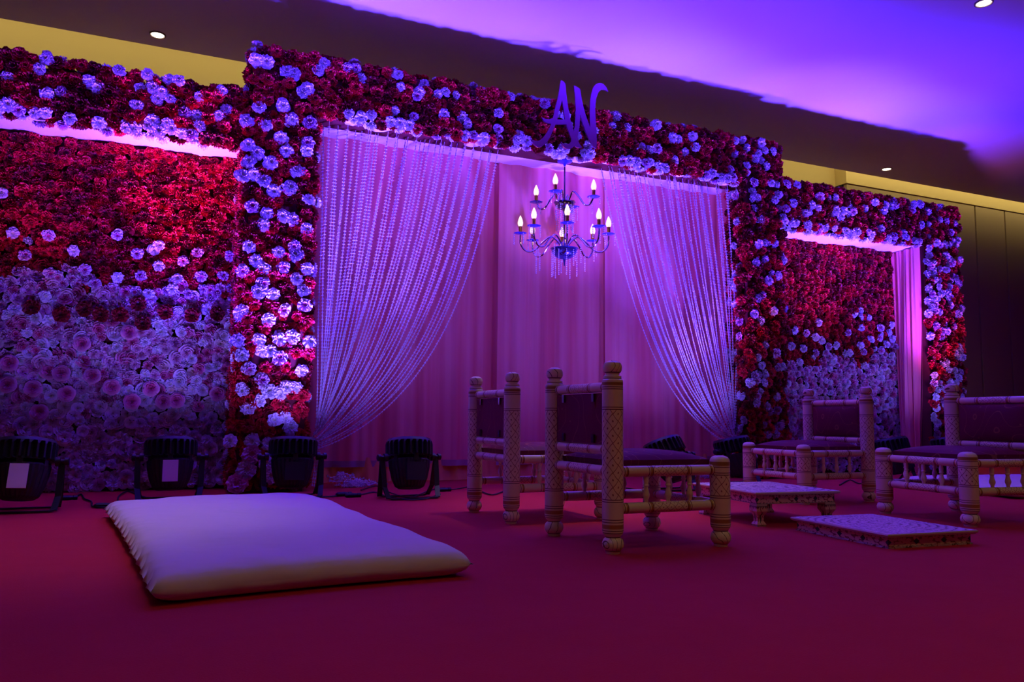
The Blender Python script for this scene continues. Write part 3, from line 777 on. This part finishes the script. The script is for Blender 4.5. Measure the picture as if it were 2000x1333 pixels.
# ------------------------------------------------------------------ cables
def cable(pix, lab, r=.0042, plugs=()):
    pts = [gnd(a, b, .006) if len(c) == 0 else gnd(a, b, .006)+Vector((0, 0, c[0])) for a, b, *c in pix]
    base = pts[0].copy(); base.z = 0
    e = empty('power_cable', base, label=lab, category='cable', group='cables between the par lights')
    mb = MB(); mb.tube([p-base for p in smoothpath(pts, 8)], r, 6); mb.obj('lead', M_cable, e, smooth=True)
    for (a, b, ang) in plugs:
        p = gnd(a, b, .011)-base; Mx = Matrix.Translation(p) @ Matrix.Rotation(ang, 4, 'Z')
        mb = MB(); mb.lathe([(.006, -.045), (.012, -.035), (.013, .0), (.010, .02), (.012, .022), (.012, .04)], 10, Mx @ Matrix.Rotation(PI/2, 4, 'Y')); mb.obj('plug', M_cable, e)
cable([(110,968),(140,974),(158,966),(165,975),(178,980),(182,990),(210,991),(228,986),(232,970),(250,960),(270,968)], 'looping black cable on the carpet left of the white mattress', plugs=((133,973,.2),(205,988,.0)))
cable([(262,900,.10),(255,940,.02),(262,960),(285,972),(320,975)], 'black lead hanging beside the par light behind the mattress', .0035)
cable([(610,972),(650,970),(676,965),(700,967),(730,962),(750,968),(790,976),(830,975),(860,966)], 'black cable between the pillar light and the drape light', plugs=((672,966,.1),(690,968,.1)))
cable([(705,958),(735,950),(760,962),(800,972),(835,960),(856,955),(880,957),(912,952)], 'black cable coiled around the par light before the drape', .0035, plugs=((868,957,.2),))
cable([(935,958),(960,967),(985,960),(1010,955),(1040,960),(1075,952)], 'black cable passing behind the left chair')
cable([(1090,958),(1120,952),(1150,957),(1190,948),(1230,955),(1280,962)], 'black cable crossing behind the nearest chair')
cable([(1640,948),(1660,938),(1680,945),(1700,935),(1730,945)], 'black cable behind the chair near the right flower wall')

# ------------------------------------------------------------------ mattresses
def mattress(name, label, P, thick, seed, group):
    """P: four floor corners near-left, near-right, far-right, far-left"""
    r = random.Random(seed); P = [Vector((p[0], p[1], 0)) for p in P]; c = (P[0]+P[1]+P[2]+P[3])/4
    n, m = 56, 90; V = []; F = []
    import mathutils.noise as mn
    def pos(u, v, top):
        # pinched edges with pointed corners
        e = 1-.028*math.sin(PI*v); e2 = 1-.02*math.sin(PI*u)
        uu = .5+(u-.5)*e; vv = .5+(v-.5)*e2
        p = P[0]*(1-uu)*(1-vv)+P[1]*uu*(1-vv)+P[2]*uu*vv+P[3]*(1-uu)*vv
        du = min(u, 1-u)*.8; dv = min(v, 1-v)*1.9
        f = (1-math.exp(-du/.028))*(1-math.exp(-dv/.035)); f = f**.55
        nz = mn.noise(Vector((u*3.1, v*6.0, seed)))*.010+mn.noise(Vector((u*9, v*16, seed+4)))*.004
        gather = .006*math.sin(v*115+2*math.sin(v*17))*math.exp(-u/.05)
        if top:
            p.z = thick*.42+(thick*.58)*f+nz*f+gather*f**.4
            p.x += gather*.9*(1-f)
        else: p.z = thick*.42-(thick*.42-.002)*min(1, f*1.25)
        p.x += (mn.noise(Vector((v*14, 3, seed)))*.008)*math.exp(-u/.05); p.y += mn.noise(Vector((u*7, 9, seed)))*.006*math.exp(-v/.05)
        return p-c
    for top in (1, 0):
        for j in range(m+1):
            for i in range(n+1): V.append(pos(i/n, j/m, top))
    k2 = (n+1)*(m+1)
    for j in range(m):
        for i in range(n):
            a = j*(n+1)+i; F.append((a, a+1, a+n+2, a+n+1)); b = a+k2; F.append((b, b+n+1, b+n+2, b+1))
    for i in range(n): F.append((i, i+k2, i+1+k2, i+1)); a = m*(n+1)+i; F.append((a, a+1, a+1+k2, a+k2))
    for j in range(m): a = j*(n+1); F.append((a, a+n+1, a+n+1+k2, a+k2)); a += n; F.append((a, a+k2, a+n+1+k2, a+n+1))
    mb = MB(); mb.add(V, F); o = mb.obj(name, M_matt, None, smooth=False, label=label, category='mattress')
    me = o.data; bm = bmesh.new(); bm.from_mesh(me); bmesh.ops.remove_doubles(bm, verts=bm.verts, dist=1e-5)
    bmesh.ops.recalc_face_normals(bm, faces=bm.faces); bm.to_mesh(me); bm.free(); me.polygons.foreach_set('use_smooth', [True]*len(me.polygons))
    o.location = c
    return o
mattress('floor_mattress', 'white cotton covered floor mattress lying on red carpet in the left foreground', ((.0, 1.935), (.78, 2.0), (.67, 3.78), (-.19, 3.70)), .082, 1, None)
mattress('floor_mattress', 'white floor mattress partly hidden behind the far right chair', ((4.33, 2.95), (6.6, 2.75), (6.7, 3.55), (4.50, 3.86)), .07, 2, None)

# ------------------------------------------------------------------ chairs
LP, GD, LI, LA, SQ = 0, 1, 2, 3, 4
CM = [M_cream, M_gold, M_line, M_lat, M_squig]
def post(parent, x, y, h, rear, name):
    R = .034
    low = [(.022, 0, LP), (.024, .008, LI), (.024, .010, LP), (.028, .012, SQ), (.0335, .022, SQ), (.0345, .032, SQ), (.031, .043, SQ), (.024, .050, LI), (.0245, .053, LP),
           (.030, .060, LP), (.0325, .064, LI), (.0325, .066, LP), (.034, .071, LI), (.034, .0735, LP), (R, .078, GD), (R, .091, LP), (R, .097, LI), (R, .0995, LP), (R, .105, LI), (R, .1075, LP),
           (R, .160, LI), (R, .1625, LP), (R, .167, LI), (R, .1695, LA)]
    if rear:
        hi = [(R, .450, LI), (R, .4525, LP), (R, .457, LI), (R, .4595, LP), (R, .515, LI), (R, .5175, LP), (R, .5215, LI), (R, .524, LP), (R, .528, GD), (R, .538, LP), (.0335, .545, LP), (.0290, .549, LI), (.029, .5515, LP),
              (.029, .558, LP), (.022, .563, LP), (.0225, .568, LI), (.027, .571, SQ), (.0305, .580, SQ), (.0305, .590, SQ), (.026, .601, SQ), (.012, .608, SQ), (0.001, .609, SQ)]
    else:
        hi = [(R, .236, LI), (R, .2385, LP), (R, .243, LI), (R, .2455, LP), (R, .262, LI), (R, .2645, LP), (R, .268, GD), (R, .281, LP), (.032, .289, LP), (.026, .297, LP), (.014, .301, LP), (.001, .302, LP)]
    mb = MB(); mb.lathe(low+hi, 28, Matrix.Translation((x, y, 0)), ucells=6, vcell=.046)
    return mb.obj(name, CM, parent, smooth=True)
def rail(parent, a, b, r, name='rail'):
    a, b = Vector(a), Vector(b); L = (b-a).length; M = Matrix.Translation(a) @ (b-a).to_track_quat('Z', 'Y').to_matrix().to_4x4()
    e = .03
    pr_ = [(r*.8, .0, LP), (r*.8, e, LP), (r, e+.004, LI), (r, e+.007, LP), (r, e+.011, GD), (r, e+.017, LI), (r, e+.020, LP), (r, L*.33-.012, LI), (r, L*.33-.009, LP), (r, L*.33-.005, GD), (r, L*.33+.003, LI), (r, L*.33+.006, LA),
           (r, L*.67-.006, LI), (r, L*.67-.003, GD), (r, L*.67+.005, LP), (r, L*.67+.009, LI), (r, L*.67+.012, LP), (r, L-e-.02, LI), (r, L-e-.017, GD), (r, L-e-.011, LP), (r, L-e-.007, LI), (r, L-e-.004, LP), (r*.8, L-e, LP), (r*.8, L, LP)]
    mb = MB(); mb.lathe(pr_, 18, M, ucells=4, vcell=.030); return mb.obj(name, CM, parent, smooth=True)
def spindle(parent, x, y, z0, z1):
    h = z1-z0
    mb = MB(); mb.lathe([(.006, 0), (.007, .15*h), (.011, .25*h), (.0115, .33*h), (.008, .45*h), (.0065, .55*h), (.0065, .60*h), (.009, .62*h), (.009, .66*h), (.007, .69*h), (.0085, .85*h), (.006, h)], 12, Matrix.Translation((x, y, z0)))
    mb.obj('spindle', [M_cream], parent, smooth=True)
def cushion(parent, name, hx, hy, z0, side, dome, M=None, lab=None):
    n = 22; V = []; F = []
    def prof(t): return 1-abs(2*t-1)**3
    for j in range(n+1):
        for i in range(n+1):
            u, v = i/n, j/n; f = (prof(u)*prof(v))**.6
            x = (2*u-1)*hx; y = (2*v-1)*hy; V.append(Vector((x, y, z0+side+dome*f)))
    k = len(V)
    for j in range(n+1):
        for i in range(n+1): V.append(Vector(((2*i/n-1)*hx*.985, (2*j/n-1)*hy*.985, z0)))
    for j in range(n):
        for i in range(n):
            a = j*(n+1)+i; F.append((a, a+1, a+n+2, a+n+1)); F.append((a+k, a+k+n+1, a+k+n+2, a+k+1))
    for i in range(n): F.append((i, i+k, i+1+k, i+1)); a = n*(n+1)+i; F.append((a, a+1, a+1+k, a+k))
    for j in range(n): a = j*(n+1); F.append((a, a+n+1, a+n+1+k, a+k)); a += n; F.append((a, a+k, a+n+1+k, a+n+1))
    if M: V = [M @ v for v in V]
    mb = MB(); mb.add(V, F); return mb.obj(name, M_cush, parent, smooth=True)
def make_chair(label):
    e = empty('lacquered_chair', (0, 0, 0), label=label, category='chair', group='low cream lacquered chairs around the low tables')
    a, b = .21, .205
    for s in (-1, 1): post(e, -a, s*b, .61, True, 'back_post'); post(e, a, s*b, .30, False, 'front_post')
    for z in (.254, .138):
        for s in (-1, 1): rail(e, (-a, s*b, z), (a, s*b, z), .0175, 'side_rail')
        rail(e, (a, -b, z), (a, b, z), .0165, 'front_rail')
    rail(e, (-a, -b, .254), (-a, b, .254), .0165, 'back_rail')
    rail(e, (-a, -b, .524), (-a, b, .524), .0165, 'back_rail'); rail(e, (-a, -b, .322), (-a, b, .322), .0165, 'back_rail')
    for s in (-1, 1):
        for q in (-.085, .0, .085): spindle(e, q, s*b, .150, .241)
    for q in (-.085, 0, .085): spindle(e, a, q, .150, .241)
    cushion(e, 'seat_cushion', .192, .176, .268, .020, .030)
    Mb = Matrix.Translation((-a-.010, 0, .4225)) @ Matrix.Rotation(PI/2, 4, 'Y')
    cushion(e, 'back_cushion', .084, .168, 0, .018, .020, Mb)
    for s in (-1, 1):
        for z, d in ((.505, -1), (.342, 1)):
            mb = MB(); mb.box((-a-.018, s*.105-.007, min(z, z+d*.028)), (-a-.011, s*.105+.007, max(z, z+d*.028))); mb.obj('bracket', M_dchrome, e)
    return e
c1 = make_chair('nearest cream lacquered chair, its maroon back turned to the left'); c1.location = (1.535, 2.405, 0)
c2 = copy_tree(c1); c2.location = (1.52, 3.165, 0); c2['label'] = 'cream lacquered chair behind and left of the nearest one'
c3 = copy_tree(c1); c3.location = (3.235, 3.335, 0); c3.rotation_euler = (0, 0, PI); c3.scale = (1.06, 1, 1); c3['label'] = 'cream lacquered chair facing left in front of the right flower wall'
c4 = copy_tree(c1); c4.location = (3.275, 2.455, 0); c4.rotation_euler = (0, 0, math.radians(173.6)); c4.scale = (1.0, 1.13, 1); c4['label'] = 'cream lacquered chair cut off by the right edge of the photo'

# ------------------------------------------------------------------ low tables
M_rim = mat('worn_gilt_rim', (.62, .50, .36), .4, .3)
def side_panel(mb, a, b, z0, z1, cell=.105):
    a, b = Vector(a), Vector(b); L = (b-a).length
    V = [(a.x, a.y, z0), (b.x, b.y, z0), (b.x, b.y, z1), (a.x, a.y, z1)]
    n = round(L/cell)
    mb.add(V, [(0, 1, 2, 3)], [[(.5, 0), (n+.5, 0), (n+.5, 1), (.5, 1)]])
def bajot(label, loc, rz, hx, hy, top, apron, legs):
    e = empty('low_table', loc, rz, label=label, category='low table')
    # top plate with rounded lip
    V = []; F = []; n = 1
    prof = [(-.006, -.014), (0, -.010), (.002, -.005), (0, -.001), (-.004, 0)]
    mb = MB(); k = 0; Vs = []
    for (o, z) in prof: Vs += [(-hx-o, -hy-o, top+z), (hx+o, -hy-o, top+z), (hx+o, hy+o, top+z), (-hx-o, hy+o, top+z)]
    Fs = []
    for q in range(len(prof)-1):
        for j in range(4): Fs.append((q*4+j, q*4+(j+1) % 4, (q+1)*4+(j+1) % 4, (q+1)*4+j))
    Fs.append((3, 2, 1, 0)); z = (len(prof)-1)*4; Fs.append((z, z+1, z+2, z+3))
    mb.add(Vs, Fs, None, [1]*(len(Fs)-1)+[0]); mb.obj('table_top', [M_foil, M_rim], e, label='embossed metal foil top')
    ix, iy = hx-.016, hy-.016; z1 = top-.013; z0 = z1-apron
    mb = MB(); c = [(-ix, -iy), (ix, -iy), (ix, iy), (-ix, iy)]
    for j in range(4): side_panel(mb, (*c[j], 0), (*c[(j+1) % 4], 0), z0, z1)
    mb.add([(-ix, -iy, z0), (ix, -iy, z0), (ix, iy, z0), (-ix, iy, z0)], [(3, 2, 1, 0)])
    mb.obj('apron', M_bside, e, label='painted flower border')
    if legs:
        for sx in (-1, 1):
            for sy in (-1, 1):
                mb = MB(); n = 4
                pr_ = [(.020, 0), (.021, .008), (.014, .020), (.015, .042), (.026, .060), (.024, z0)]
                V = []; F = []; U = []
                for (r, zc) in pr_:
                    cx, cy = sx*(ix-.022), sy*(iy-.022)
                    V += [(cx-r, cy-r, zc), (cx+r, cy-r, zc), (cx+r, cy+r, zc), (cx-r, cy+r, zc)]
                for q in range(len(pr_)-1):
                    for j in range(4): F.append((q*4+j, q*4+(j+1) % 4, (q+1)*4+(j+1) % 4, (q+1)*4+j)); U.append([(0, q/5), (1, q/5), (1, (q+1)/5), (0, (q+1)/5)])
                F.append((3, 2, 1, 0)); U.append([(0, 0)]*4)
                mb.add(V, F, U); mb.obj('leg', M_bside, e)
    else:
        mb = MB(); 
        for j in range(4):
            p, q = c[j], c[(j+1) % 4]; x0, x1 = sorted((p[0], q[0])); y0, y1 = sorted((p[1], q[1]))
            mb.box((x0-.004, y0-.004, .0), (x1+.004, y1+.004, .006))
        mb.obj('base_rim', M_foil, e)
    return e
bajot('low square table on short legs with painted border behind the flat one', (2.405, 2.743, 0), math.radians(-6.3), .202, .240, .137, .036, True)
bajot('flat legless wooden platform with metal foil top nearest on the carpet', (2.44, 2.168, 0), math.radians(-4.5), .198, .243, .050, .034, False)
